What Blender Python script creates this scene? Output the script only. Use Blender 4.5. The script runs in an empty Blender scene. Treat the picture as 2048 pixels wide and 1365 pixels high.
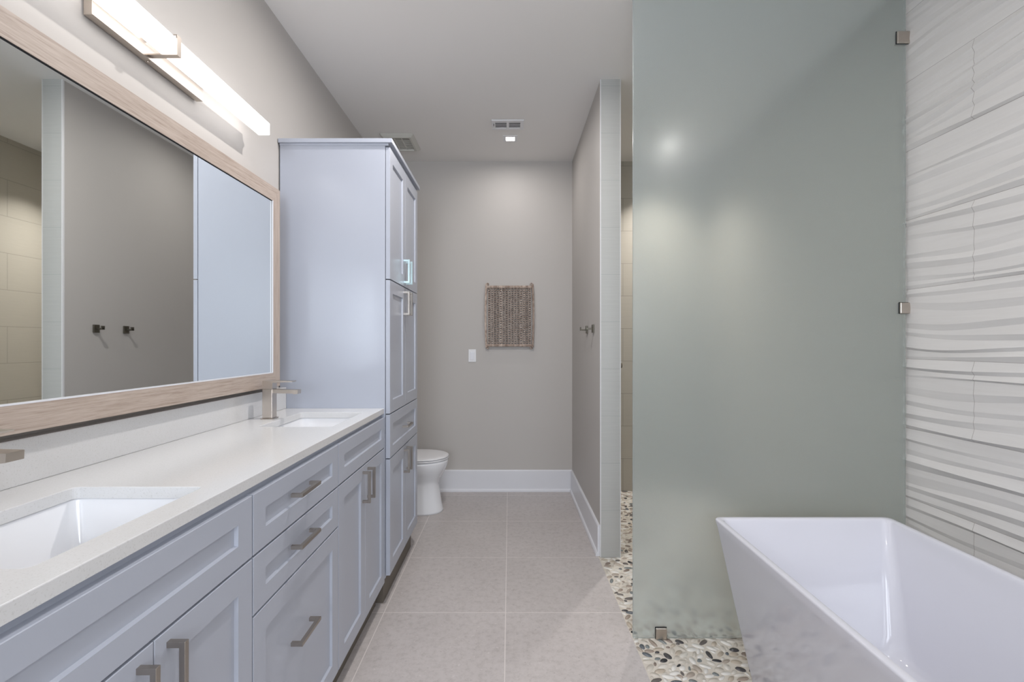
import bpy, bmesh, math, random
from mathutils import Vector, Matrix
import numpy as np

S = bpy.context.scene
COL = S.collection

# ------------------------------------------------------------------ camera, world, exposure
H = 1.235
cam_d = bpy.data.cameras.new('camera')
cam = bpy.data.objects.new('camera', cam_d)
COL.objects.link(cam)
cam.location = (0, 0, H)
cam.rotation_euler = (math.pi / 2, 0, 0)
cam_d.sensor_width = 36
cam_d.lens = 943 / 2048 * 36
cam_d.shift_x = 5 / 2048
cam_d.shift_y = 5.5 / 2048
cam_d.clip_start = 0.02
S.camera = cam

S.view_settings.view_transform = 'Standard'
S.view_settings.look = 'None'
S.view_settings.gamma = 1
S.view_settings.use_curve_mapping = False
S.view_settings.exposure = 0.55

w = bpy.data.worlds.new('world')
S.world = w
w.use_nodes = True
bg = w.node_tree.nodes['Background']
bg.inputs[0].default_value = (0.62, 0.78, 1.0, 1)
bg.inputs[1].default_value = 1.0

def area_light(name, loc, rot, sx, sy, power, color, parent=None, spread=180):
    d = bpy.data.lights.new(name, 'AREA')
    d.shape = 'RECTANGLE'; d.size = sx; d.size_y = sy
    d.energy = power; d.color = color
    d.spread = math.radians(spread)
    o = bpy.data.objects.new(name, d)
    COL.objects.link(o)
    o.location = loc; o.rotation_euler = rot
    if parent: o.parent = parent
    return o

# daylight that enters through the two rear windows behind the camera
DAY = (0.86, 0.92, 1.0)
area_light('window_daylight', (-0.25, -2.32, 1.55), (math.radians(90), 0, 0), 1.15, 1.3, 52, DAY)
area_light('window_daylight', (1.02, -2.32, 1.75), (math.radians(90), 0, 0), 1.0, 1.1, 20, DAY)

# room constants (metres; y = distance from the camera, z = height)
XL, XR = -1.09, 1.671
YB, YR = 3.948, -2.2
ZC = 2.763
XP0, XP1, YP = 0.525, 0.641, 2.722
YG = 1.977
YT = 2.225

# ------------------------------------------------------------------ node helpers
def new_mat(name):
    m = bpy.data.materials.new(name)
    m.use_nodes = True
    nt = m.node_tree
    b = nt.nodes['Principled BSDF']
    return m, nt, b

def lin(c):
    def f(v):
        v /= 255
        return v / 12.92 if v <= 0.04045 else ((v + 0.055) / 1.055) ** 2.4
    return (f(c[0]), f(c[1]), f(c[2]), 1)

def N(nt, t, **kw):
    n = nt.nodes.new(t)
    for k, v in kw.items(): setattr(n, k, v)
    return n

def setin(n, i, v):
    n.inputs[i].default_value = v

def mathn(nt, op, a, b=None, c=None):
    n = N(nt, 'ShaderNodeMath', operation=op)
    for i, v in enumerate((a, b, c)):
        if v is None: continue
        if isinstance(v, (int, float)): n.inputs[i].default_value = v
        else: nt.links.new(v, n.inputs[i])
    return n.outputs[0]

def mixc(nt, fac, a, b, mode='MIX'):
    n = N(nt, 'ShaderNodeMix', data_type='RGBA', blend_type=mode)
    if isinstance(fac, (int, float)): n.inputs[0].default_value = fac
    else: nt.links.new(fac, n.inputs[0])
    for i, v in ((6, a), (7, b)):
        if isinstance(v, tuple): n.inputs[i].default_value = v
        else: nt.links.new(v, n.inputs[i])
    return n.outputs[2]

def pos(nt):
    g = N(nt, 'ShaderNodeNewGeometry')
    s = N(nt, 'ShaderNodeSeparateXYZ')
    nt.links.new(g.outputs['Position'], s.inputs[0])
    return g.outputs['Position'], s.outputs

def noise(nt, vec, scale, detail=4, rough=0.5):
    n = N(nt, 'ShaderNodeTexNoise')
    nt.links.new(vec, n.inputs['Vector'])
    setin(n, 'Scale', scale); setin(n, 'Detail', detail); setin(n, 'Roughness', rough)
    return n.outputs['Fac']

def ramp(nt, fac, stops):
    n = N(nt, 'ShaderNodeValToRGB')
    nt.links.new(fac, n.inputs[0])
    e = n.color_ramp.elements
    e[0].position, e[0].color = stops[0]
    e[1].position, e[1].color = stops[-1]
    for p, c in stops[1:-1]:
        x = e.new(p); x.color = c
    return n.outputs[0]

def scalev(nt, vec, s):
    n = N(nt, 'ShaderNodeVectorMath', operation='MULTIPLY')
    nt.links.new(vec, n.inputs[0]); n.inputs[1].default_value = s
    return n.outputs[0]

def bump(nt, b, height, strength=0.2, dist=0.002):
    n = N(nt, 'ShaderNodeBump')
    n.inputs['Strength'].default_value = strength
    n.inputs['Distance'].default_value = dist
    nt.links.new(height, n.inputs['Height'])
    nt.links.new(n.outputs[0], b.inputs['Normal'])

def plain(name, col, rough=0.5, metal=0.0, spec=0.5, mottle=0.0, mscale=6):
    m, nt, b = new_mat(name)
    b.inputs['Roughness'].default_value = rough
    b.inputs['Metallic'].default_value = metal
    b.inputs['Specular IOR Level'].default_value = spec
    c = lin(col)
    if mottle:
        p, _ = pos(nt)
        f = noise(nt, p, mscale)
        k = 1 - mottle
        o = mixc(nt, f, (c[0] * k, c[1] * k, c[2] * k, 1), c)
        nt.links.new(o, b.inputs['Base Color'])
    else:
        b.inputs['Base Color'].default_value = c
    return m

def line_mask(nt, coord, pitch, offset, half):
    """1 on grout lines at offset + n*pitch"""
    a = mathn(nt, 'SUBTRACT', coord, offset)
    a = mathn(nt, 'DIVIDE', a, pitch)
    a = mathn(nt, 'ADD', a, 1000.5)
    a = mathn(nt, 'FRACT', a)
    a = mathn(nt, 'SUBTRACT', a, 0.5)
    a = mathn(nt, 'ABSOLUTE', a)
    return mathn(nt, 'LESS_THAN', a, half / pitch)

# ------------------------------------------------------------------ materials
M = {}
def wall_paint(name, col, rough=0.55):
    m, nt, b = new_mat(name)
    p, _ = pos(nt)
    b.inputs['Base Color'].default_value = lin(col)
    b.inputs['Roughness'].default_value = rough
    b.inputs['Specular IOR Level'].default_value = 0.3
    bump(nt, b, noise(nt, p, 220, 3), 0.06, 0.001)
    return m
M['wall'] = wall_paint('wall_paint', (193, 189, 185))
M['ceiling'] = wall_paint('ceiling_paint', (238, 236, 234), 0.7)
M['trim'] = plain('white_trim_paint', (226, 227, 232), 0.3, mottle=0.02)
M['cabinet'] = plain('cabinet_paint', (176, 181, 193), 0.28, mottle=0.015, mscale=3)
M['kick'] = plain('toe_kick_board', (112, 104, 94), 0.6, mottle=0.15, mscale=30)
M['nickel'] = plain('brushed_nickel', (196, 187, 178), 0.32, 1.0, mottle=0.06, mscale=60)
M['handle'] = plain('handle_nickel', (172, 165, 158), 0.36, 1.0, mottle=0.06, mscale=60)
M['hook'] = plain('dark_brushed_metal', (112, 108, 98), 0.4, 1.0, mottle=0.06, mscale=60)
M['pale_metal'] = plain('pale_bluish_metal', (205, 228, 232), 0.3, 0.6)  # paler, bluish metal for the upper door handles
M['ceramic'] = plain('glazed_ceramic', (236, 237, 240), 0.09, mottle=0.01)
M['acrylic'] = plain('gloss_acrylic', (212, 212, 220), 0.08, mottle=0.01)
M['dark'] = plain('black_parts_and_shade', (34, 34, 38), 0.8, mottle=0.1)  # real black parts, plus painted duct shade and mirror edge reflection
M['plastic'] = plain('white_plastic', (232, 232, 234), 0.35, mottle=0.01)
M['offwhite'] = plain('ivory_vent_plastic', (206, 205, 198), 0.4, mottle=0.02)
M['mirror'] = plain('mirror_silver', (246, 249, 248), 0.015, 1.0)

def m_emit(name, col, strength):
    m, nt, b = new_mat(name)
    b.inputs['Base Color'].default_value = (0.9, 0.9, 0.9, 1)
    b.inputs['Emission Color'].default_value = col
    b.inputs['Emission Strength'].default_value = strength
    return m
M['diffuser'] = m_emit('lit_opal_diffuser', (1.0, 0.98, 0.98, 1), 1.9)
M['lens'] = m_emit('lit_downlight_lens', (1.0, 0.95, 0.92, 1), 9)

def m_quartz():
    m, nt, b = new_mat('white_speckled_quartz')
    p, _ = pos(nt)
    f = noise(nt, p, 330, 2, 0.6)
    c = ramp(nt, f, [(0.0, lin((160, 158, 155))), (0.33, lin((192, 191, 189))), (0.40, lin((213, 213, 213))), (1.0, lin((216, 216, 217)))])
    f2 = noise(nt, p, 130, 2, 0.5)
    c2 = ramp(nt, f2, [(0.0, lin((172, 170, 166))), (0.30, lin((214, 214, 214))), (0.7, lin((218, 218, 219))), (1.0, lin((234, 234, 236)))])
    o = mixc(nt, 0.5, c, c2)
    nt.links.new(o, b.inputs['Base Color'])
    b.inputs['Roughness'].default_value = 0.16
    return m
M['quartz'] = m_quartz()

def m_wood(name, axis):
    m, nt, b = new_mat(name)
    p, s = pos(nt)
    sc = (90, 6.0, 150) if axis == 'y' else (90, 150, 6.0)
    v = scalev(nt, p, sc)
    f = noise(nt, v, 1.0, 6, 0.6)
    v2 = scalev(nt, p, tuple(x * 4 for x in sc))
    f2 = noise(nt, v2, 1.0, 4, 0.6)
    g = mathn(nt, 'ADD', mathn(nt, 'MULTIPLY', f, 0.7), mathn(nt, 'MULTIPLY', f2, 0.3))
    c = ramp(nt, g, [(0.30, lin((152, 134, 121))), (0.46, lin((177, 161, 149))), (0.64, lin((192, 178, 167)))])
    nt.links.new(c, b.inputs['Base Color'])
    b.inputs['Roughness'].default_value = 0.5
    bump(nt, b, g, 0.15, 0.001)
    return m
M['wood_y'] = m_wood('limed_oak_along', 'y')
M['wood_z'] = m_wood('limed_oak_upright', 'z')

def m_floor():
    m, nt, b = new_mat('grey_stone_porcelain')
    p, s = pos(nt)
    f = noise(nt, p, 2.2, 5, 0.6)
    c = ramp(nt, f, [(0.30, lin((178, 171, 169))), (0.70, lin((200, 193, 191)))])
    f2 = noise(nt, scalev(nt, p, (1, 1.0, 1)), 34, 6, 0.75)
    c = mixc(nt, 0.55, c, ramp(nt, f2, [(0.30, lin((160, 154, 151))), (0.5, lin((194, 188, 186))), (0.75, lin((206, 200, 199)))]))
    f3 = noise(nt, scalev(nt, p, (1, 1.4, 1)), 75, 3, 0.6)
    sp = ramp(nt, f3, [(0.29, (1, 1, 1, 1)), (0.36, (0, 0, 0, 1))])
    c = mixc(nt, mathn(nt, 'MULTIPLY', sp, 0.6), c, lin((140, 133, 130)))
    f4 = noise(nt, p, 55, 3, 0.6)
    sp2 = ramp(nt, f4, [(0.64, (0, 0, 0, 1)), (0.72, (1, 1, 1, 1))])
    c = mixc(nt, mathn(nt, 'MULTIPLY', sp2, 0.35), c, lin((228, 222, 220)))
    # each tile its own slight tone
    tx = mathn(nt, 'FLOOR', mathn(nt, 'DIVIDE', mathn(nt, 'ADD', s[0], 0.018), 0.558))
    ty = mathn(nt, 'FLOOR', mathn(nt, 'DIVIDE', mathn(nt, 'SUBTRACT', s[1], 2.165), 0.557))
    cb = N(nt, 'ShaderNodeCombineXYZ')
    nt.links.new(tx, cb.inputs[0]); nt.links.new(ty, cb.inputs[1])
    wn = N(nt, 'ShaderNodeTexWhiteNoise'); nt.links.new(cb.outputs[0], wn.inputs[0])
    tone = mathn(nt, 'MULTIPLY', wn.outputs[0], 0.10)
    c = mixc(nt, tone, c, lin((150, 146, 142)))
    gx = line_mask(nt, s[0], 0.558, -0.018, 0.0018)
    gy = line_mask(nt, s[1], 0.557, 2.165, 0.0018)
    g = mathn(nt, 'MAXIMUM', gx, gy)
    c = mixc(nt, g, c, lin((221, 214, 211)))
    nt.links.new(c, b.inputs['Base Color'])
    b.inputs['Roughness'].default_value = 0.38
    bump(nt, b, f2, 0.08, 0.001)
    return m
M['floor'] = m_floor()

def m_tile(name, col, zpitch, zoff, haxis, hpitch, hoff, grout, bond=0.5, rough=0.4, vert=True):
    """smooth linen-look wall tile with fine horizontal streaks"""
    m, nt, b = new_mat(name)
    p, s = pos(nt)
    hz = s[0] if haxis == 'x' else s[1]
    f = noise(nt, scalev(nt, p, (6, 6, 160)), 1.0, 4, 0.6)
    k = 0.93
    c0 = lin(col)
    c = mixc(nt, f, (c0[0] * k * 0.94, c0[1] * k * 0.94, c0[2] * k * 0.94, 1), c0)
    gz = line_mask(nt, s[2], zpitch, zoff, 0.0014)
    g = gz
    if vert:
        row = mathn(nt, 'FLOOR', mathn(nt, 'DIVIDE', mathn(nt, 'SUBTRACT', s[2], zoff), zpitch))
        par = mathn(nt, 'MULTIPLY', mathn(nt, 'MODULO', mathn(nt, 'ADD', row, 100), 2), bond * hpitch)
        hh = mathn(nt, 'ADD', hz, par)
        g = mathn(nt, 'MAXIMUM', gz, line_mask(nt, hh, hpitch, hoff, 0.0014))
    c = mixc(nt, g, c, lin(grout))
    nt.links.new(c, b.inputs['Base Color'])
    b.inputs['Roughness'].default_value = rough
    bump(nt, b, f, 0.1, 0.001)
    return m
M['tile_x'] = m_tile('linen_tile_back', (188, 182, 170), 0.2725, 0.0, 'x', 0.60, 0.95, (140, 134, 124))
M['tile_y'] = m_tile('linen_tile_side', (188, 182, 170), 0.2725, 0.0, 'y', 0.60, 2.9, (140, 134, 124))
M['tile_end'] = m_tile('linen_tile_column', (189, 189, 186), 0.2725, 0.0, 'x', 0.6, 0, (168, 170, 168), vert=False)

def m_wave():
    m, nt, b = new_mat('white_wave_relief_tile')
    p, s = pos(nt)
    f = noise(nt, scalev(nt, p, (4, 4, 90)), 1.0, 4, 0.6)
    c = mixc(nt, f, lin((212, 209, 206)), lin((224, 222, 220)))
    zo, pz = 0.591, 0.2902
    gz = line_mask(nt, s[2], pz, zo, 0.0009)
    row = mathn(nt, 'FLOOR', mathn(nt, 'DIVIDE', mathn(nt, 'SUBTRACT', s[2], zo), pz))
    par = mathn(nt, 'MULTIPLY', mathn(nt, 'MODULO', mathn(nt, 'ADD', row, 101), 2), 0.3)
    hh = mathn(nt, 'ADD', s[1], mathn(nt, 'MULTIPLY', par, -1))
    g = mathn(nt, 'MAXIMUM', gz, line_mask(nt, hh, 0.6, 1.693, 0.0010))
    c = mixc(nt, g, c, lin((176, 171, 167)))
    nt.links.new(c, b.inputs['Base Color'])
    b.inputs['Roughness'].default_value = 0.45
    b.inputs['Specular IOR Level'].default_value = 0.3
    return m
M['wave'] = m_wave()

def m_frost():
    m, nt, b = new_mat('frosted_green_glass')
    b.inputs['Base Color'].default_value = (0.93, 0.985, 0.975, 1)
    b.inputs['Roughness'].default_value = 0.25
    b.inputs['Transmission Weight'].default_value = 1.0
    b.inputs['IOR'].default_value = 1.45
    d = N(nt, 'ShaderNodeBsdfDiffuse'); d.inputs[0].default_value = (0.64, 0.70, 0.70, 1)
    t = N(nt, 'ShaderNodeBsdfTranslucent'); t.inputs[0].default_value = (0.66, 0.76, 0.78, 1)
    mx0 = N(nt, 'ShaderNodeMixShader'); mx0.inputs[0].default_value = 0.4
    nt.links.new(d.outputs[0], mx0.inputs[1]); nt.links.new(t.outputs[0], mx0.inputs[2])
    mx = N(nt, 'ShaderNodeMixShader'); mx.inputs[0].default_value = 0.25
    out = nt.nodes['Material Output']
    nt.links.new(b.outputs[0], mx.inputs[1]); nt.links.new(mx0.outputs[0], mx.inputs[2])
    nt.links.new(mx.outputs[0], out.inputs[0])
    return m
M['frost'] = m_frost()

def m_pane():
    m, nt, b = new_mat('clear_window_pane')
    out = nt.nodes['Material Output']
    t = N(nt, 'ShaderNodeBsdfTransparent')
    g = N(nt, 'ShaderNodeBsdfGlossy'); g.inputs['Roughness'].default_value = 0.02
    mx = N(nt, 'ShaderNodeMixShader'); mx.inputs[0].default_value = 0.06
    nt.links.new(t.outputs[0], mx.inputs[1]); nt.links.new(g.outputs[0], mx.inputs[2])
    nt.links.new(mx.outputs[0], out.inputs[0])
    return m
M['pane'] = m_pane()

def m_carved():
    m, nt, b = new_mat('weathered_carved_wood')
    p, s = pos(nt)
    f = noise(nt, scalev(nt, p, (70, 70, 40)), 1.0, 3, 0.5)
    c = ramp(nt, f, [(0.28, lin((140, 118, 104))), (0.46, lin((184, 165, 152))), (0.66, lin((210, 194, 181)))])
    # every slat has its own age tone
    _, s = pos(nt)
    wn = N(nt, 'ShaderNodeTexWhiteNoise', noise_dimensions='1D')
    nt.links.new(mathn(nt, 'FLOOR', mathn(nt, 'DIVIDE', mathn(nt, 'ADD', s[0], .180), .024)), wn.inputs['W'])
    c = mixc(nt, mathn(nt, 'MULTIPLY', wn.outputs[0], .55), c, lin((104, 84, 72)))
    nt.links.new(c, b.inputs['Base Color'])
    b.inputs['Roughness'].default_value = 0.75
    bump(nt, b, f, 0.5, 0.002)
    return m
M['carved'] = m_carved()
PEB = [(219, 214, 205), (205, 198, 187), (228, 225, 219), (190, 178, 162), (164, 150, 138), (138, 124, 114),
       (104, 98, 94), (72, 70, 72), (98, 104, 110), (126, 132, 132), (176, 164, 152), (50, 50, 53)]
M['grout'] = plain('cream_grout', (212, 205, 194), 0.7, mottle=0.08, mscale=40)
for i, c in enumerate(PEB):
    M['peb%d' % i] = plain('river_pebble_tone', c, 0.3, mottle=0.12, mscale=60)

# ------------------------------------------------------------------ mesh helpers
def box(bm, x0, x1, y0, y1, z0, z1, bev=0.0, seg=2, mi=0):
    r = bmesh.ops.create_cube(bm, size=1)
    vs = r['verts']
    for v in vs:
        v.co = Vector(((x0 + x1) / 2 + v.co.x * (x1 - x0), (y0 + y1) / 2 + v.co.y * (y1 - y0), (z0 + z1) / 2 + v.co.z * (z1 - z0)))
    fs = set(f for v in vs for f in v.link_faces)
    for f in fs: f.material_index = mi
    if bev > 0:
        es = list(set(e for v in vs for e in v.link_edges))
        bmesh.ops.bevel(bm, geom=es, offset=bev, segments=seg, profile=0.5, affect='EDGES')

def rrect(x0, x1, y0, y1, r, n=6):
    pts = []
    for cx, cy, a0 in ((x1 - r, y1 - r, 0), (x0 + r, y1 - r, 90), (x0 + r, y0 + r, 180), (x1 - r, y0 + r, 270)):
        for i in range(n + 1):
            a = math.radians(a0 + 90 * i / n)
            pts.append((cx + r * math.cos(a), cy + r * math.sin(a)))
    return pts

def loft(bm, rings, cap0=False, cap1=False, smooth=True):
    """rings: list of lists of (x,y,z), same count"""
    vr = [[bm.verts.new(p) for p in r] for r in rings]
    n = len(vr[0])
    for a, b in zip(vr[:-1], vr[1:]):
        for i in range(n):
            j = (i + 1) % n
            f = bm.faces.new((a[i], a[j], b[j], b[i])); f.smooth = smooth
    if cap0: bm.faces.new(list(reversed(vr[0]))).smooth = smooth
    if cap1: bm.faces.new(vr[-1]).smooth = smooth
    return vr

def cyl(bm, p0, p1, r0, r1=None, n=20):
    r1 = r0 if r1 is None else r1
    p0, p1 = Vector(p0), Vector(p1)
    d = (p1 - p0).normalized()
    a = d.orthogonal().normalized(); b = d.cross(a)
    rings = []
    for p, r in ((p0, r0), (p1, r1)):
        rings.append([p + a * r * math.cos(t * 2 * math.pi / n) + b * r * math.sin(t * 2 * math.pi / n) for t in range(n)])
    loft(bm, rings, True, True, smooth=True)

def tube(bm, pts, r, n=8):
    pts = [Vector(p) for p in pts]
    rings = []
    ref = Vector((0, 1, 0))
    for i, p in enumerate(pts):
        d = (pts[min(i + 1, len(pts) - 1)] - pts[max(i - 1, 0)]).normalized()
        a = d.cross(ref)
        if a.length < 1e-4: a = d.orthogonal()
        a.normalize(); b = d.cross(a)
        rings.append([p + a * r * math.cos(t * 2 * math.pi / n) + b * r * math.sin(t * 2 * math.pi / n) for t in range(n)])
    loft(bm, rings, True, True)

def obj(name, bm, mats, parent=None, origin=None, autosmooth=True):
    bmesh.ops.recalc_face_normals(bm, faces=bm.faces)
    me = bpy.data.meshes.new(name)
    bm.to_mesh(me); bm.free()
    if not isinstance(mats, (list, tuple)): mats = [mats]
    for m in mats: me.materials.append(m)
    if origin is not None and parent is None:
        me.transform(Matrix.Translation(-Vector(origin)))
    o = bpy.data.objects.new(name, me)
    if origin is not None and parent is None: o.location = origin
    COL.objects.link(o)
    if parent is not None:
        o.parent = parent
        # meshes are written in world space; take the parents' places out
        off = Vector((0, 0, 0)); q = parent
        while q is not None:
            off += q.location; q = q.parent
        me.transform(Matrix.Translation(-off))
    return o

def B(): return bmesh.new()

def boxobj(name, dims, mat, parent=None, bev=0.0, seg=2):
    bm = B(); box(bm, *dims, bev=bev, seg=seg)
    return obj(name, bm, mat, parent)

def thing(name, label, cat, loc=(0, 0, 0), group=None):
    o = bpy.data.objects.new(name, None)
    o.empty_display_size = 0.05
    COL.objects.link(o); o.location = loc
    tag(o, label, cat, group)
    return o

def tag(o, label, cat, group=None):
    o['label'] = label; o['category'] = cat
    if group: o['group'] = group
    return o

def struct(o):
    o['kind'] = 'structure'
    return o

def copy_tree(o, parent=None):
    c = o.copy(); COL.objects.link(c); c.parent = parent
    for ch in o.children: copy_tree(ch, c)
    return c

# ------------------------------------------------------------------ the setting
T = 0.10
# floors: porcelain up to the pebble strip, pebble mosaic beyond
XE = 0.515
bm = B(); box(bm, XL - T, XE, YR - T, YB + T, -0.08, 0)
struct(obj('floor', bm, M['floor']))
bm = B(); box(bm, XE, XR + T, YR - T, YB + T, -0.08, -0.0015)
peb_floor = struct(obj('floor', bm, M['grout']))

def pebbles():
    rnd = random.Random(4)
    cell = 0.03
    grid = {}
    out = []
    X0, X1, Y0, Y1 = XE + 0.002, XR - 0.002, -0.5, YB - 0.002
    def ok(circs):
        for (x, y, r) in circs:
            gx, gy = int(x / cell + 100), int(y / cell + 100)
            for i in (-1, 0, 1):
                for j in (-1, 0, 1):
                    for (a, b, c) in grid.get((gx + i, gy + j), ()):
                        if (a - x) ** 2 + (b - y) ** 2 < (r + c + 0.0001) ** 2: return False
        return True
    for size, tries in ((1.0, 45000), (0.75, 60000), (0.5, 60000)):
        for _ in range(tries):
            x, y = rnd.uniform(X0, X1), rnd.uniform(Y0, Y1)
            if XP0 - .01 < x < XP1 + .01 and y > YP: continue
            if 0.9 < x < 1.38 and 0.5 < y < 1.66: continue
            a = size * rnd.uniform(0.016, 0.026); b = size * rnd.uniform(0.0085, 0.013)
            th = rnd.gauss(0, 0.8) + (0.25 if rnd.random() < .5 else -0.25)
            ux, uy = math.cos(th), math.sin(th)
            cs = []
            for q, rr in ((-0.72, .55), (-.36, .9), (0, 1), (.36, .9), (.72, .55)):
                cs.append((x + ux * a * q, y + uy * a * q, b * rr))
            if min(c[0] for c in cs) < X0 + .001: continue
            if not ok(cs): continue
            for c in cs: grid.setdefault((int(c[0] / cell + 100), int(c[1] / cell + 100)), []).append(c)
            out.append((x, y, a, b, th))
    bm = B()
    n = 12
    wts = [15, 14, 14, 6, 5, 4.4, 4, 2.8, 1.8, 2.4, 4.5, 1.8]
    for (x, y, a, b, th) in out:
        mi = rnd.choices(range(12), wts)[0]
        ph = rnd.uniform(0, 6.28); amp = rnd.uniform(.03, .12); egg = rnd.uniform(-.25, .25)
        ux, uy = math.cos(th), math.sin(th)
        r0, r1 = [], []
        for i in range(n):
            t = 2 * math.pi * i / n
            k = 1 + amp * math.sin(2 * t + ph)
            px = a * math.cos(t) * k; py = b * math.sin(t) * k * (1 + egg * math.cos(t))
            wx, wy = x + ux * px - uy * py, y + uy * px + ux * py
            r0.append((wx, wy, -0.0016))
            r1.append((x + (wx - x) * .86, y + (wy - y) * .86, 0.0012))
        v0 = [bm.verts.new(q) for q in r0]; v1 = [bm.verts.new(q) for q in r1]
        for i in range(n):
            j = (i + 1) % n
            f = bm.faces.new((v0[i], v0[j], v1[j], v1[i])); f.material_index = mi; f.smooth = True
        f = bm.faces.new(v1); f.material_index = mi; f.smooth = True
    o = obj('pebble_mosaic', bm, [M['peb%d' % i] for i in range(12)], peb_floor)
    o['kind'] = 'stuff'
pebbles()

struct(boxobj('ceiling', (XL - T, XR + T, YR - T, YB + T, ZC, ZC + T), M['ceiling']))
struct(boxobj('wall_left', (XL - T, XL, YR - T, YB + T, 0, ZC), M['wall']))
struct(boxobj('wall_back', (XL, XP1 - 0.02, YB, YB + T, 0, ZC), M['wall']))
struct(boxobj('wall_shower', (XP1 - 0.02, XR, YB, YB + T, 0, ZC), M['tile_x']))
struct(boxobj('wall_shower_side', (XR, XR + T, YG + 0.02, YB + T, 0, ZC), M['tile_y']))
# partition: painted face to the aisle, tiled end and shower face, slim corner trims
struct(boxobj('wall_partition', (XP0, XP1 - 0.010, YP + 0.010, YB, 0, ZC), M['wall']))
struct(boxobj('wall_partition_end', (XP0 + 0.003, XP1 - 0.002, YP, YP + 0.011, 0, ZC), M['tile_end']))
struct(boxobj('wall_partition_side', (XP1 - 0.010, XP1, YP + 0.004, YB, 0, ZC), M['tile_y']))
for i, (a, b) in enumerate(((XP0 - 0.001, XP0 + 0.003), (XP1 - 0.002, XP1 + 0.001))):
    struct(boxobj('trim_%d' % (i + 1), (a, b, YP - 0.001, YP + 0.012, 0, ZC), M['plastic']))

# relief tiles on the right wall
def wave_wall():
    rnd = random.Random(21)
    ys = np.arange(YR, YG + 0.021, 0.012)
    ys = np.append(ys[ys < YG + 0.02], YG + 0.02)
    pz, zo = 0.2902, 0.591
    # visible part fine, part behind the camera coarser
    ys = np.concatenate([np.arange(YR, 0.6, 0.05), np.arange(0.6, YG + 0.019, 0.01), [YG + 0.02]])
    cols = []
    zs_all, xs_all = [], []
    SUB = 3
    for r in range(-3, 9):
        z0 = zo + r * pz
        nk = rnd.choice((11, 12, 13))
        if nk % 2: nk += 1
        prm = []
        for k in range(nk):
            prm.append((rnd.uniform(.75, 1.35), rnd.uniform(.25, .6), rnd.uniform(2.6, 5.0), rnd.uniform(0, 6.28),
                        rnd.uniform(.05, .18), rnd.uniform(7, 10), rnd.uniform(0, 6.28)))
        wk = np.array([p[0] * (1 + p[1] * np.sin(ys * p[2] + p[3]) + p[4] * np.sin(ys * p[5] + p[6])) for p in prm])
        # faces that look down are narrower than those that look up
        for k in range(nk):
            wk[k] = np.maximum(wk[k], 0.35) * (0.7 if k % 2 == 0 else 1.25)
        cum = np.vstack([np.zeros_like(ys), np.cumsum(wk, axis=0)])
        cum = cum / cum[-1] * pz + z0
        amp = []
        for k in range(nk + 1):
            a, f1, p1 = rnd.uniform(.007, .0125), rnd.uniform(3, 6), rnd.uniform(0, 6.28)
            h = a * (0.7 + 0.4 * np.sin(ys * f1 + p1))
            if k % 2 == 0: h = h * 0.12
            if k in (0, nk): h = h * 0
            amp.append(np.maximum(h, 0))
        amp = np.array(amp)
        for k in range(nk):
            for sidx in range(SUB):
                t = sidx / SUB
                e = t
                zs_all.append(cum[k] * (1 - t) + cum[k + 1] * t)
                # soften the crest a little
                xs_all.append(amp[k] * (1 - e) + amp[k + 1] * e)
    zs_all.append(np.full_like(ys, zo + 9 * pz)); xs_all.append(np.zeros_like(ys))
    Z = np.array(zs_all); Xo = np.array(xs_all)
    Z = np.clip(Z, 0.0, ZC)
    nz, ny = Z.shape
    verts = np.zeros((nz, ny, 3))
    verts[:, :, 0] = XR - 0.001 - Xo
    verts[:, :, 1] = ys[None, :]
    verts[:, :, 2] = Z
    faces = []
    for i in range(nz - 1):
        if Z[i].min() >= ZC or Z[i + 1].max() <= 0: continue
        for j in range(ny - 1):
            a = i * ny + j
            faces.append((a, a + ny, a + ny + 1, a + 1))
    me = bpy.data.meshes.new('wall_right')
    me.from_pydata([tuple(v) for v in verts.reshape(-1, 3)], [], faces)
    me.validate()
    bm = B(); bm.from_mesh(me)
    for f in bm.faces: f.smooth = False
    # close the back so that the wall has its thickness
    box(bm, XR, XR + T, YR - T, YG + 0.02, 0, ZC)
    me2 = bpy.data.meshes.new('wall_right'); bm.to_mesh(me2); bm.free()
    me2.materials.append(M['wave'])
    bpy.data.meshes.remove(me)
    me2.name = 'wall_right'
    o = bpy.data.objects.new('wall_right', me2); COL.objects.link(o)
    struct(o)
wave_wall()

# rear wall with two windows (behind the camera)
WIN = [(-0.80, 0.30, 0.95, 2.15), (0.55, 1.50, 1.25, 2.25)]
def rear_wall():
    bm = B()
    xs = sorted([XL, XR] + [a for q in WIN for a in q[:2]])
    for i in range(len(xs) - 1):
        a, b = xs[i], xs[i + 1]
        hit = [q for q in WIN if abs(q[0] - a) < 1e-6]
        if hit:
            q = hit[0]
            box(bm, a, b, YR - T, YR, 0, q[2]); box(bm, a, b, YR - T, YR, q[3], ZC)
        else:
            box(bm, a, b, YR - T, YR, 0, ZC)
    struct(obj('wall_rear', bm, M['wall']))
    for n, (a, b, c, d) in enumerate(WIN):
        bm = B()
        t = 0.045
        for q in ((a, a + t, c, d), (b - t, b, c, d), (a + t, b - t, c, c + t), (a + t, b - t, d - t, d), (a + t, b - t, (c + d) / 2 - .015, (c + d) / 2 + .015)):
            box(bm, q[0], q[1], YR - 0.07, YR - 0.02, q[2], q[3], bev=.003)
        wn = struct(obj('window_%d' % (n + 1), bm, M['trim']))
        boxobj('pane', (a + t, b - t, YR - 0.048, YR - 0.043, c + t, d - t), M['pane'], wn)
rear_wall()

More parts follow.
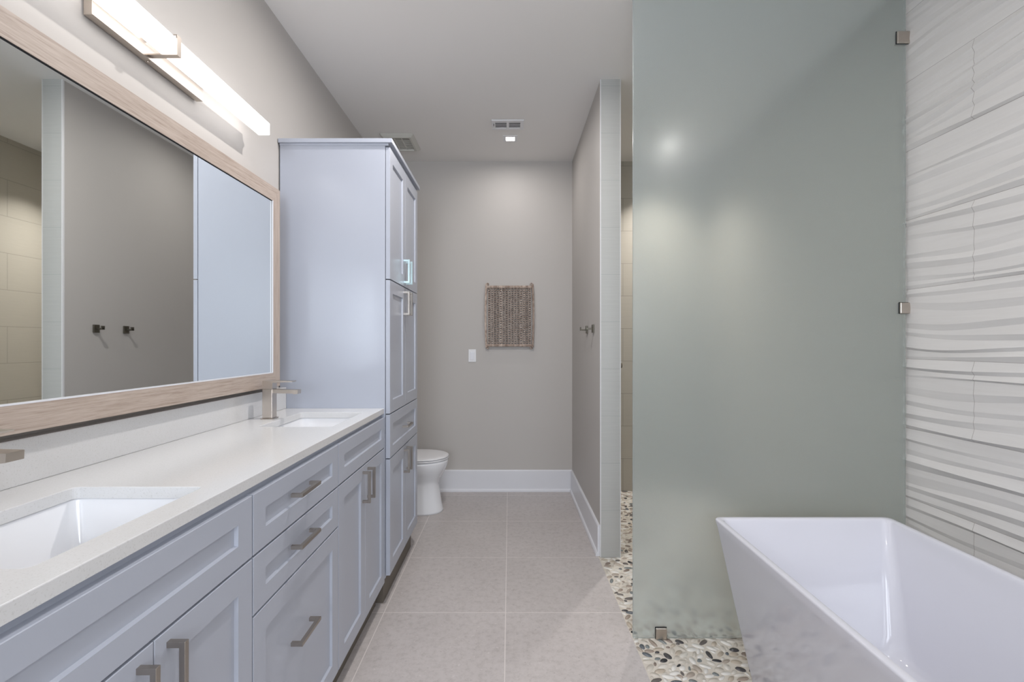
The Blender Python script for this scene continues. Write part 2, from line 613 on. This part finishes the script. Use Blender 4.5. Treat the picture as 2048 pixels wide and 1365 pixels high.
# baseboards: tall flat board with a small shoe moulding
def baseboard(name, prof_axis, a0, a1, face, sgn):
    bm = B()
    prof = [(0, 0), (0.024, 0), (0.024, 0.012), (0.019, 0.022), (0.013, 0.024), (0.013, 0.172), (0.009, 0.180), (0, 0.180)]
    rings = []
    for a in (a0, a1):
        ring = []
        for (d, z) in prof:
            if prof_axis == 'x': ring.append((a, face + sgn * d, z))
            else: ring.append((face + sgn * d, a, z))
        rings.append(ring)
    loft(bm, rings, True, True, smooth=False)
    return struct(obj(name, bm, M['trim']))
baseboard('baseboard_back', 'x', XL, XP0 - 0.0005, YB, -1)
baseboard('baseboard_right', 'y', YP + 0.016, YB - 0.024, XP0, -1)
baseboard('baseboard_left', 'y', 2.90, YB - 0.024, XL, 1)

# ------------------------------------------------------------------ cabinet builders
FT = 0.020
def shaker(bm, xf, y0, y1, z0, z1, stile, rail, rec=0.008):
    """recessed panel front whose face looks towards +x at x=xf"""
    def rect(x, dy, dz):
        return [(x, y0 + dy, z0 + dz), (x, y1 - dy, z0 + dz), (x, y1 - dy, z1 - dz), (x, y0 + dy, z1 - dz)]
    e = 0.0012
    rings = [rect(xf - FT, 0, 0), rect(xf - e, 0, 0), rect(xf, e, e), rect(xf, stile, rail), rect(xf - rec, stile + .0025, rail + .0025)]
    loft(bm, rings, True, True, smooth=False)

def handle(parent, xf, yc, zc, axis, mat=None, L=0.126, D=0.032, s=0.0105):
    bm = B()
    h = L / 2
    if axis == 'y':
        box(bm, xf + D - s, xf + D, yc - h, yc + h, zc - s / 2, zc + s / 2, bev=.0007, seg=1)
        for sg in (-1, 1):
            a = yc + sg * (h - s / 2)
            box(bm, xf, xf + D - s + .0004, a - s / 2 + .0003, a + s / 2 - .0003, zc - s / 2 + .0003, zc + s / 2 - .0003)
    else:
        box(bm, xf + D - s, xf + D, yc - s / 2, yc + s / 2, zc - h, zc + h, bev=.0007, seg=1)
        for sg in (-1, 1):
            a = zc + sg * (h - s / 2)
            box(bm, xf, xf + D - s + .0004, yc - s / 2 + .0003, yc + s / 2 - .0003, a - s / 2 + .0003, a + s / 2 - .0003)
    return obj('handle', bm, mat or M['handle'], parent)

def front(parent, name, xf, y0, y1, z0, z1, stile=0.055, rail=0.055):
    bm = B(); shaker(bm, xf, y0, y1, z0, z1, stile, rail)
    o = obj(name, bm, M['cabinet'], parent)
    return o

XV = -0.588           # vanity door faces
XVB = XV - FT         # carcass front
XK = -0.632
ZV0, ZV1 = 0.110, 0.905
G = 0.0024

def vanity_body(parent, y0, y1):
    bm = B()
    # open-topped carcass so that the sinks hang free inside
    t = 0.018
    box(bm, XL + .001, XVB, y0, y0 + t, ZV0 + .004, ZV1)
    box(bm, XL + .001, XVB, y1 - t, y1, ZV0 + .004, ZV1)
    box(bm, XL + .001, XVB, y0 + t, y1 - t, ZV0 + .004, ZV0 + .022)
    box(bm, XL + .001, XL + .012, y0 + t, y1 - t, ZV0 + .022, ZV1)
    box(bm, XVB - .018, XVB, y0 + t, y1 - t, ZV1 - .03, ZV1)
    box(bm, XVB - .018, XVB, y0 + t, y1 - t, .735, .755)
    obj('body', bm, M['cabinet'], parent)
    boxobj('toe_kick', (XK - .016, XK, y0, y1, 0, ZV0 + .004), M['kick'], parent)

def sink_base(y0, y1, label):
    t = thing('vanity_sink_cabinet', label, 'cabinet', (XV - .25, (y0 + y1) / 2, 0))
    vanity_body(t, y0, y1)
    front(t, 'false_drawer_front', XV, y0 + G, y1 - G, .7475, .888, .055, .047)
    ym = (y0 + y1) / 2
    for a, b, hy in ((y0 + G, ym - .001, ym - .033), (ym + .001, y1 - G, ym + .033)):
        d = front(t, 'cabinet_door', XV, a, b, ZV0, .7425, .055, .055)
        handle(d, XV, hy, .660, 'z')
    return t

sink_base(0.480, 1.080, 'pale blue-grey shaker vanity cabinet below the near sink, cut by the left edge')
t = thing('vanity_drawer_cabinet', 'pale blue-grey vanity cabinet of three stacked drawers between the two sink cabinets', 'cabinet', (XV - .25, 1.351, 0))
vanity_body(t, 1.080, 1.622)
for z0, z1, hz, rl in ((.7475, .888, .826, .047), (.6095, .7425, .686, .045), (ZV0, .6045, .425, .055)):
    d = front(t, 'drawer_front', XV, 1.080 + G, 1.622 - G, z0, z1, .055, rl)
    handle(d, XV, 1.330, hz, 'y')
sink_base(1.622, 2.222, 'pale blue-grey shaker vanity cabinet below the far sink, against the tall linen cabinet')

# tall linen cabinet
XT = -0.564
XTB = XT - FT - .003
t = thing('linen_cabinet', 'tall pale blue-grey linen cabinet with crown board at the end of the vanity', 'cabinet', (-.82, 2.55, 0))
bm = B()
box(bm, -1.084, XTB, YT, 2.885, .125, 2.172, bev=.0012, seg=1)
obj('body', bm, M['cabinet'], t)
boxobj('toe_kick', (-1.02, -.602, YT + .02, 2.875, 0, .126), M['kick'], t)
bm = B(); box(bm, -1.087, -.552, YT - .012, 2.905, 2.181, 2.201, bev=.0015)
box(bm, -1.084, -.570, YT - .003, 2.893, 2.170, 2.182, bev=.001, seg=1)
obj('crown_board', bm, M['cabinet'], t)
ym = 2.553
for (z0, z1, hz, mat) in ((1.5415, 2.163, 1.622, M['pale_metal']), (.9045, 1.5365, 1.452, None), (.140, .6885, .609, None)):
    for a, b, hy in ((YT + .001, ym - .001, ym - .034), (ym + .001, 2.884, ym + .034)):
        d = front(t, 'cabinet_door', XT, a, b, z0, z1, .055, .06)
        h = handle(d, XT, hy, hz, 'z', mat)
        if mat: h['label'] = 'pale bluish handle'
d = front(t, 'drawer_front', XT, YT + .001, 2.884, .6935, .8995, .055, .05)
handle(d, XT, 2.545, .798, 'y')

# ------------------------------------------------------------------ countertop, backsplash, sinks
ZCT = 0.930
SX0, SX1 = -0.925, -0.653
SINKS = [(0.640, 1.004), (1.730, 2.094)]
def slab():
    bm = B()
    X0, X1, Y0, Y1 = XL + .001, -0.594 + 0.002, .470, 2.2235
    z0, z1 = ZV1 + .0005, ZCT
    rr = .012; nn = 5
    holes = [rrect(SX0, SX1, a, b, rr, nn) for a, b in SINKS]
    from mathutils.geometry import tessellate_polygon
    outer = [(X0, Y0), (X1, Y0), (X1, Y1), (X0, Y1)]
    polys = [[Vector((x, y, 0)) for x, y in outer]] + [[Vector((x, y, 0)) for x, y in reversed(h)] for h in holes]
    flat = [p for pl in polys for p in pl]
    tris = tessellate_polygon(polys)
    top = [bm.verts.new((p.x, p.y, z1)) for p in flat]
    bot = [bm.verts.new((p.x, p.y, z0)) for p in flat]
    for a, b, c in tris:
        bm.faces.new((top[a], top[b], top[c])); bm.faces.new((bot[c], bot[b], bot[a]))
    i0 = 0
    for pl in polys:
        n = len(pl)
        for i in range(n):
            j = (i + 1) % n
            bm.faces.new((top[i0 + i], top[i0 + j], bot[i0 + j], bot[i0 + i]))
        i0 += n
    bmesh.ops.recalc_face_normals(bm, faces=bm.faces)
    es = [e for e in bm.edges if e.verts[0].co.z > z1 - 1e-5 and e.verts[1].co.z > z1 - 1e-5 and
          len(e.link_faces) == 2 and abs(e.link_faces[0].normal.z - e.link_faces[1].normal.z) > .5]
    bmesh.ops.bevel(bm, geom=es, offset=.0018, segments=2, profile=.5, affect='EDGES')
    o = obj('countertop', bm, M['quartz'], None, (-.84, 1.35, ZV1))
    tag(o, 'long white speckled quartz countertop with two sink cutouts on the vanity cabinets', 'countertop')
slab()
bm = B(); box(bm, XL + .001, -1.052, .472, 2.2225, ZCT + .0003, 1.030, bev=.0015)
o = obj('backsplash', bm, M['quartz'], None, (-1.07, 1.35, ZCT))
tag(o, 'low white quartz backsplash strip standing along the back of the countertop below the mirror', 'backsplash')

def make_sink(yc, label):
    t = thing('undermount_sink', label, 'sink', ((SX0 + SX1) / 2, yc, .80), 'undermount vanity sinks')
    bm = B()
    a, b = yc - .182, yc + .182
    zt = ZV1
    def R(d, r, z): return [(x, y, z) for x, y in rrect(SX0 - d, SX1 + d, a - d, b + d, r, 5)]
    rings = [R(.02, .02, zt - .0), R(-.0 + .004, .016, zt - .0), R(.003, .016, zt - .004), R(-.006, .02, zt - .09),
             R(-.016, .03, zt - .118), R(-.05, .03, zt - .130), R(-.10, .02, zt - .134)]
    outer = [R(.02, .02, zt - .012), R(.014, .02, zt - .014), R(.006, .024, zt - .10), R(-.03, .03, zt - .145)]
    loft(bm, list(reversed(outer)) + rings, True, True)
    obj('basin', bm, M['ceramic'], t)
    bm = B(); cyl(bm, ((SX0 + SX1) / 2, yc, zt - .1345), ((SX0 + SX1) / 2, yc, zt - .130), .021, .019)
    obj('drain', bm, M['nickel'], t)
    return t
make_sink(.822, 'rectangular white undermount sink in the near part of the countertop, cut by the left edge')
make_sink(1.912, 'rectangular white undermount sink next to the tall cabinet')

def make_faucet(yc, label):
    xc = -.978
    t = thing('faucet', label, 'faucet', (xc, yc, ZCT), 'square single lever faucets')
    z = ZCT
    bm = B(); box(bm, xc - .025, xc + .025, yc - .025, yc + .025, z, z + .004, bev=.001, seg=1)
    obj('base_plate', bm, M['nickel'], t)
    bm = B(); box(bm, xc - .020, xc + .020, yc - .020, yc + .020, z + .004, z + .121, bev=.0015)
    obj('body', bm, M['nickel'], t)
    # spout: slim block that reaches over the basin with a slightly dropped mouth
    bm = B()
    prof = [(xc - .020, z + .105), (xc + .100, z + .103), (xc + .106, z + .100), (xc + .121, z + .102), (xc + .122, z + .118), (xc + .105, z + .1185), (xc - .020, z + .1215)]
    rings = [[(x, yc + s * .0155, zz) for x, zz in prof] for s in (-1, 1)]
    loft(bm, rings, True, True, smooth=False)
    obj('spout', bm, M['nickel'], t)
    bm = B()
    prof = [(xc - .018, z + .1245), (xc - .006, z + .1215), (xc + .020, z + .1215), (xc + .021, z + .147),
            (xc + .100, z + .150), (xc + .101, z + .1535), (xc + .06, z + .1545), (xc - .020, z + .1555), (xc - .021, z + .134)]
    rings = [[(x, yc + s * .0185, zz) for x, zz in prof] for s in (-1, 1)]
    loft(bm, rings, True, True, smooth=False)
    obj('lever', bm, M['nickel'], t)
    return t
make_faucet(.817, 'brushed nickel single lever faucet behind the near sink, mostly cut by the left edge')
make_faucet(1.922, 'square brushed nickel single lever faucet behind the sink next to the tall cabinet')

# ------------------------------------------------------------------ mirror
def mirror():
    y0, y1, z0, z1, wd = .585, 2.102, 1.048, 1.917, .062
    xf, xb, xg = -1.0235, XL + .0015, -1.0285
    t = thing('wall_mirror', 'large wall mirror in a limed oak frame above the countertop', 'mirror', (xb, (y0 + y1) / 2, z0))
    for name, dims, mat in (('frame_rail', (y0, y1, z0, z0 + wd, 'b'), M['wood_y']), ('frame_rail', (y0, y1, z1 - wd, z1, 't'), M['wood_y'])):
        a, b, c, d, k = dims
        bm = B()
        if k == 'b': q = [(a, c), (b, c), (b - wd, d), (a + wd, d)]
        else: q = [(a, d), (a + wd, c), (b - wd, c), (b, d)]
        loft(bm, [[(xb, y, z) for y, z in q], [(xf, y, z) for y, z in q]], True, True, smooth=False)
        obj(name, bm, mat, t)
    for k in (0, 1):
        bm = B()
        if k == 0: q = [(y0, z0), (y0 + wd, z0 + wd), (y0 + wd, z1 - wd), (y0, z1)]
        else: q = [(y1, z0), (y1, z1), (y1 - wd, z1 - wd), (y1 - wd, z0 + wd)]
        loft(bm, [[(xb, y, z) for y, z in q], [(xf, y, z) for y, z in q]], True, True, smooth=False)
        obj('frame_stile', bm, M['wood_z'], t)
    bm = B(); box(bm, xg - .006, xg, y0 + wd - .003, y1 - wd + .003, z0 + wd - .003, z1 - wd + .003)
    obj('mirror_glass', bm, M['mirror'], t)
    # thin black strip painting the dark edge reflection, pale bead on the inner lip
    bm = B()
    e = .0014
    a, b, c, d = y0 + wd, y1 - wd, z0 + wd, z1 - wd
    box(bm, xg, xf - .002, a, b, d - e, d); box(bm, xg, xf - .002, b - e, b, c, d - e)
    box(bm, xg, xf - .002, a, a + e, c, d - e)
    obj('dark_reflection_edge', bm, M['dark'], t)
    bm = B()
    box(bm, xf - .004, xf + .0006, a, b, c - .002, c + .0016); box(bm, xf - .004, xf + .0006, b - .0016, b + .002, c, d)
    obj('pale_bead', bm, M['trim'], t)
mirror()

# ------------------------------------------------------------------ vanity light bar
def vanity_light():
    t = thing('vanity_light_bar', 'long glowing opal light bar on the wall above the mirror', 'light fixture', (XL, 1.41, 2.10))
    bm = B(); box(bm, -1.063 - .022, -1.062, 1.200, 1.634, 2.074, 2.165, bev=.001, seg=1)
    box(bm, -1.0885, -1.083, 1.215, 1.619, 2.08, 2.16)
    obj('backplate', bm, M['nickel'], t)
    bm = B(); box(bm, -1.027, -.980, .880, 1.930, 2.088, 2.137, bev=.004, seg=3)
    obj('diffuser', bm, M['diffuser'], t)
    for yb in (1.392,):
        bm = B()
        s = .0035; w2 = .009
        box(bm, -1.063, -.975, yb - w2, yb + w2, 2.0835, 2.0835 + s)
        box(bm, -.9785, -.975, yb - w2, yb + w2, 2.0835 + s, 2.140)
        box(bm, -1.063, -.975, yb - w2, yb + w2, 2.140, 2.140 + s)
        obj('bracket', bm, M['nickel'], t)
    for yb, sg in ((1.931, 1), (.879, -1)):
        bm = B()
        box(bm, -1.012, -.996, min(yb, yb + sg * .006), max(yb, yb + sg * .006), 2.104, 2.122, bev=.001, seg=1)
        cyl(bm, (-1.004, yb + sg * .006, 2.113), (-1.004, yb + sg * .012, 2.113), .005)
        obj('end_clip', bm, M['nickel'], t)
    bm = B(); cyl(bm, (-1.073, 1.40, 2.070), (-1.073, 1.40, 2.0745), .004); obj('set_screw', bm, M['nickel'], t)
vanity_light()

# ------------------------------------------------------------------ frosted glass screen with clamps
def screen():
    t = thing('frosted_glass_screen', 'tall frosted green glass shower screen standing between bathtub and shower', 'glass screen', (1.09, YG, 0))
    bm = B(); box(bm, .517, XR - .013, YG - .005, YG + .005, .003, 2.745, bev=.001, seg=1)
    obj('glass_pane', bm, M['frost'], t)
    def clamp(x0, x1, z0, z1):
        bm = B()
        box(bm, x0, x1, YG - .014, YG - .0052, z0, z1, bev=.003, seg=2)
        box(bm, x0, x1, YG + .0052, YG + .014, z0, z1, bev=.003, seg=2)
        obj('glass_clamp', bm, M['nickel'], t)
        bm = B()
        box(bm, x0 - .0015, x1 + .0008, YG - .0056, YG - .0050, z0 - .0005, z1 + .002)
        obj('gasket', bm, M['dark'], t)
    kk = YG / 943
    for (xa, xb, ya, yb) in ((1790, 1816, 66, 90), (1796, 1820, 606, 628), (1310, 1332, 1254, 1279)):
        clamp((xa - 1019) * kk, (xb - 1019) * kk, max(H - (yb - 688) * kk, .001), H - (ya - 688) * kk)
screen()

# ------------------------------------------------------------------ bathtub
def tub():
    t = thing('bathtub', 'freestanding white bathtub with flared straight sides in front of the wave tile wall', 'bathtub', (1.137, 1.07, 0))
    bm = B()
    def R(x0, x1, y0, y1, r, z, n=8): return [(x, y, z) for x, y in rrect(x0, x1, y0, y1, r, n)]
    zr = .560
    X0, X1, Y0, Y1 = .794, 1.479, .290, 1.840
    BX0, BX1, BY0, BY1 = .878, 1.395, .400, 1.728
    def mixr(t, r, z):
        return R(BX0 + (X0 - BX0) * t, BX1 + (X1 - BX1) * t, BY0 + (Y0 - BY0) * t, BY1 + (Y1 - BY1) * t, r, z)
    rings = [mixr(.0, .030, .0), mixr(.0, .030, .012), mixr(.10, .030, .06), mixr(.5, .028, .28), mixr(.93, .026, zr - .035), mixr(1.0, .026, zr - .006),
             R(X0 + .001, X1 - .001, Y0 + .001, Y1 - .001, .026, zr - .002), R(X0 + .004, X1 - .004, Y0 + .004, Y1 - .004, .024, zr),
             R(X0 + .020, X1 - .020, Y0 + .020, Y1 - .020, .026, zr + .0005), R(X0 + .024, X1 - .024, Y0 + .024, Y1 - .024, .028, zr - .003),
             R(X0 + .027, X1 - .027, Y0 + .027, Y1 - .027, .03, zr - .012)]
    I0 = (X0 + .027, X1 - .027, Y0 + .027, Y1 - .027)
    I1 = (.905, 1.368, .50, 1.655)
    for s, r, z in ((.25, .036, .47), (.55, .045, .34), (.85, .055, .20), (.96, .07, .155), (1.03, .08, .135), (1.15, .08, .126), (1.5, .06, .122)):
        q = [I0[k] + (I1[k] - I0[k]) * s for k in range(4)]
        rings.append(R(*q, r, z))
    loft(bm, rings, True, True)
    for f in bm.faces:
        if len(f.verts) > 10: f.smooth = False
    o = obj('tub_shell', bm, M['acrylic'], t)
    md = o.modifiers.new('split', 'EDGE_SPLIT'); md.split_angle = math.radians(50)
    bm = B(); cyl(bm, (1.137, 1.40, .1225), (1.137, 1.40, .127), .03, .028); obj('drain', bm, M['nickel'], t)
tub()

# ------------------------------------------------------------------ toilet
def toilet():
    yc = 3.50
    t = thing('toilet', 'white toilet with closed lid beyond the tall cabinet, half hidden', 'toilet', (-.75, yc, 0))
    def egg(xb, xt, hw, z, n=40, p=2.2):
        xm = xt - hw * 1.25
        pts = []
        for i in range(n):
            a = 2 * math.pi * i / n
            c, s = math.cos(a), math.sin(a)
            if c >= 0: x = xm + (xt - xm) * abs(c) ** (2 / 2.1); 
            else: x = xm - (xm - xb) * abs(c) ** (2 / 3.2)
            y = hw * math.copysign(abs(s) ** (2 / p), s)
            pts.append((x, yc + y, z))
        return pts
    bm = B()
    rings = [egg(-.97, -.492, .118, 0), egg(-.97, -.492, .118, .012), egg(-.965, -.503, .108, .05), egg(-.96, -.518, .100, .14), egg(-.955, -.525, .100, .205),
             egg(-.955, -.514, .112, .245), egg(-.955, -.484, .145, .29), egg(-.95, -.463, .168, .335), egg(-.95, -.456, .176, .365), egg(-.95, -.456, .177, .380), egg(-.95, -.466, .168, .386)]
    loft(bm, rings, True, True)
    obj('bowl', bm, M['ceramic'], t)
    bm = B(); loft(bm, [egg(-.90, -.462, .172, .387), egg(-.90, -.453, .181, .389), egg(-.90, -.453, .181, .396), egg(-.90, -.458, .176, .399)], True, True)
    obj('seat', bm, M['plastic'], t)
    bm = B(); loft(bm, [egg(-.905, -.460, .174, .4015), egg(-.905, -.452, .182, .4035), egg(-.905, -.453, .181, .409), egg(-.905, -.464, .170, .414), egg(-.90, -.50, .13, .417)], True, True)
    obj('lid', bm, M['plastic'], t)
    bm = B(); box(bm, -1.075, -.905, yc - .20, yc + .20, .36, .72, bev=.02, seg=3); obj('tank', bm, M['ceramic'], t)
    bm = B(); box(bm, -1.080, -.898, yc - .208, yc + .208, .721, .752, bev=.008, seg=3); obj('tank_lid', bm, M['ceramic'], t)
    bm = B(); cyl(bm, (-.906, yc - .14, .66), (-.893, yc - .14, .66), .011); box(bm, -.898, -.890, yc - .145, yc - .07, .653, .667, bev=.002)
    obj('flush_lever', bm, M['nickel'], t)
toilet()

# ------------------------------------------------------------------ carved wall piece
def wall_piece():
    x0, x1, z0, z1 = -.196, .196, 1.215, 1.722
    t = thing('carved_wall_hanging', 'weathered carved wooden lattice panel with curled corners hung on the back wall', 'wall decor', (0, YB, z0))
    rnd = random.Random(7)
    yf = YB - .034
    # slats with a column of pierced holes each
    n = 15
    sx0, sx1 = x0 + .016, x1 - .016
    wds = (sx1 - sx0) / n
    zb, zt = z0 + .014, z1 - .024
    for i in range(n):
        bm = B()
        a = sx0 + i * wds + .0025; b = a + wds - .005
        cx = (a + b) / 2
        pitch = .0188
        m = rnd.choice((22, 23, 24, 25, 26))
        hw, hh = .0054, .0060
        yj = yf + rnd.uniform(0, .002) + .006 * (i % 2)
        yk = YB - .003
        for k in range(m):
            za = zb + (zt - zb) * k / m; zc = zb + (zt - zb) * (k + 1) / m; zm = (za + zc) / 2
            hwk = hw * rnd.uniform(.9, 1.1); hhk = hh * rnd.uniform(.85, 1.15)
            def ringr(y, o):
                if o: return [(a, y, za), (b, y, za), (b, y, zc), (a, y, zc)]
                return [(cx - hwk, y, zm - hhk), (cx + hwk, y, zm - hhk), (cx + hwk, y, zm + hhk), (cx - hwk, y, zm + hhk)]
            loft(bm, [ringr(yk, True), ringr(yj, True), ringr(yj - .0012, False), ringr(yk, False)], smooth=False)
        obj('pierced_slat', bm, M['carved'], t)
    # rails
    for (za, zc, nm) in ((z1 - .026, z1 - .004, 'top_rail'), (z0 - .004, z0 + .016, 'bottom_rail')):
        bm = B(); box(bm, x0, x1, YB - .036, YB - .012, za, zc, bev=.003)
        box(bm, x0 + .01, x1 - .01, YB - .0385, YB - .034, za + .006, zc - .006, bev=.001, seg=1)
        obj(nm, bm, M['carved'], t)
    for sg in (-1, 1):
        bm = B()
        pts = []
        for k in range(21):
            u = k / 20; z = z0 - .01 + (z1 - z0 + .02) * u
            pts.append((sg * (x1 - .004 + .007 * math.sin(math.pi * u)), YB - .024, z))
        rings = []
        for (x, y, z) in pts:
            rings.append([(x - .0075, y - .014, z), (x + .0075, y - .014, z), (x + .0075, y + .0235, z), (x - .0075, y + .0235, z)])
        loft(bm, rings, True, True, smooth=False)
        obj('side_post', bm, M['carved'], t)
        for top in (1, -1):
            bm = B()
            zc = (z1 + .004) if top > 0 else (z0 - .008)
            pts = []
            for k in range(11):
                a = math.radians(-20 + 230 * k / 10)
                pts.append((sg * (x1 - .006) - sg * .008 * (1 - math.cos(a)), YB - .026, zc + top * .010 * math.sin(a) + top * .002))
            tube(bm, pts, .0045)
            obj('curled_finial', bm, M['carved'], t)
wall_piece()

# ------------------------------------------------------------------ switch, hooks, valve
t = thing('light_switch', 'white rocker light switch on the back wall left of the carved panel', 'light switch', (-.3115, YB, 1.135))
boxobj('cover_plate', (-.343, -.280, YB - .006, YB - .0005, 1.082, 1.188), M['plastic'], t, bev=.002)
boxobj('rocker', (-.328, -.295, YB - .0095, YB - .0055, 1.102, 1.168), M['trim'], t, bev=.0015)

def hook(yc, label):
    z = 1.329
    t = thing('robe_hook', label, 'hook', (XP0, yc, z), 'robe hooks on the partition')
    bm = B(); box(bm, XP0 - .010, XP0 - .0005, yc - .021, yc + .021, z - .025, z + .025, bev=.001, seg=1)
    obj('base_plate', bm, M['hook'], t)
    bm = B(); box(bm, XP0 - .050, XP0 - .0095, yc - .007, yc + .007, z - .006, z + .004, bev=.0008, seg=1)
    box(bm, XP0 - .050, XP0 - .043, yc - .012, yc + .012, z - .006, z + .018, bev=.0008, seg=1)
    obj('peg', bm, M['hook'], t)
hook(2.94, 'square brushed nickel robe hook on the partition wall, the one near the tiled end')
hook(3.17, 'square brushed nickel robe hook on the partition wall, the one nearer the back wall')

t = thing('shower_valve', 'small dark metal shower valve just peeking from behind the tiled partition end', 'shower valve', (XP1, 2.95, 1.10))
bm = B(); box(bm, XP1 + .0005, XP1 + .010, 2.89, 3.01, 1.04, 1.16, bev=.002); obj('base_plate', bm, M['nickel'], t)
bm = B(); cyl(bm, (XP1 + .010, 2.95, 1.10), (XP1 + .062, 2.95, 1.10), .016); box(bm, XP1 + .045, XP1 + .060, 2.943, 2.957, 1.085, 1.125, bev=.002)
obj('lever', bm, M['nickel'], t)

# ------------------------------------------------------------------ ceiling fittings
def register():
    x0, x1, y0, y1 = -.123, .099, 3.209, 3.351
    t = thing('ceiling_register', 'small white louvred air register on the ceiling in front of the square downlight', 'air vent', ((x0 + x1) / 2, 3.28, ZC))
    bm = B()
    z1 = ZC - .0005; z0 = ZC - .008
    b = .024
    box(bm, x0, x1, y0, y0 + b, z0, z1, bev=.0015, seg=1); box(bm, x0, x1, y1 - b, y1, z0, z1, bev=.0015, seg=1)
    box(bm, x0, x0 + b, y0 + b, y1 - b, z0, z1); box(bm, x1 - b, x1, y0 + b, y1 - b, z0, z1)
    box(bm, (x0 + x1) / 2 - .008, (x0 + x1) / 2 + .008, y0 + b, y1 - b, z0, z1)
    obj('frame', bm, M['plastic'], t)
    boxobj('duct_shade_sheet', (x0 + b, x1 - b, y0 + b, y1 - b, ZC - .0012, ZC - .0004), M['dark'], t)  # dark sheet on the closed ceiling paints the shade inside the duct
    for k in range(4):
        yc = y0 + b + .012 + k * .0235
        for a, c in ((x0 + b, (x0 + x1) / 2 - .008), ((x0 + x1) / 2 + .008, x1 - b)):
            bm = B()
            q = [(yc - .0085, z0 + .0012), (yc - .0085, z0 + .0002), (yc + .0075, z1 - .0045), (yc + .0075, z1 - .0035)]
            loft(bm, [[(a, y, z) for y, z in q], [(c, y, z) for y, z in q]], True, True, smooth=False)
            obj('louvre', bm, M['plastic'], t)
    boxobj('damper_lever', (x0 + .012, x0 + .015, 3.255, 3.285, z0 - .004, z0 + .001), M['dark'], t)
register()

def fan():
    x0, x1, y0, y1 = -.945, -.700, 3.42, 3.712
    t = thing('exhaust_fan', 'off-white square exhaust fan cover on the ceiling above the toilet', 'exhaust fan', (-.82, 3.57, ZC))
    zt = ZC - .0005
    bm = B()
    def rr(d, z, r=.01): return [(x, y, z) for x, y in rrect(x0 + d, x1 - d, y0 + d, y1 - d, r, 3)]
    loft(bm, [rr(0, zt), rr(0, zt - .004), rr(.022, zt - .022), rr(.036, zt - .022), rr(.040, zt - .012), rr(.040, zt)], smooth=False)
    obj('cover_frame', bm, M['offwhite'], t)
    boxobj('fan_cavity', (x0 + .04, x1 - .04, y0 + .04, y1 - .04, zt - .002, zt), M['kick'], t)
    bm = B()
    n = 9
    for k in range(n):
        y = y0 + .05 + (y1 - y0 - .10) * k / (n - 1)
        box(bm, x0 + .041, x1 - .041, y - .004, y + .004, zt - .014, zt - .005)
    for fx in (.33, .66):
        x = x0 + .04 + (x1 - x0 - .08) * fx
        box(bm, x - .004, x + .004, y0 + .041, y1 - .041, zt - .016, zt - .004)
    obj('grille', bm, M['offwhite'], t)
fan()

WARM = (1.0, 0.955, 0.925)
def downlight(x, y, label, power, size=.062, col=WARM, spread=175):
    t = thing('square_downlight', label, 'ceiling light', (x, y, ZC), 'square recessed downlights')
    z1 = ZC - .0005
    bm = B()
    def R(h, z): return [(x - h, y - h, z), (x + h, y - h, z), (x + h, y + h, z), (x - h, y + h, z)]
    h = size / 2
    loft(bm, [R(h + .022, z1), R(h + .022, z1 - .003), R(h + .004, z1 - .0045), R(h, z1 - .002)], smooth=False)
    obj('trim_ring', bm, M['plastic'], t)
    bm = B(); bm.faces.new([bm.verts.new(p) for p in R(h + .001, z1 - .0015)])
    r = obj('lens', bm, M['lens'], t)
    l = area_light('lamp_glow', (0, 0, -.008), (0, 0, 0), size * .9, size * .9, power, col, t, spread)
    return t
downlight(.006, 3.508, 'small lit square downlight on the ceiling behind the air register', 2.0)
downlight(1.22, 3.62, 'square downlight on the shower ceiling behind the frosted glass', 6.5, spread=95)
downlight(1.30, .14, 'square downlight on the ceiling above the bathtub', 5)
downlight(-.10, 1.20, 'unseen square downlight added as fill above the aisle beside the near sink', 2.0)  # fill lamp added out of view over the aisle
downlight(-.12, 1.98, 'unseen square downlight added as fill above the aisle in front of the glass screen', 12)  # added out of view to light back wall, partition and floor evenly
downlight(0.1, -.90, 'unseen square downlight added as fill on the ceiling behind the vanity end', 3)  # extra fill lamp added behind the camera
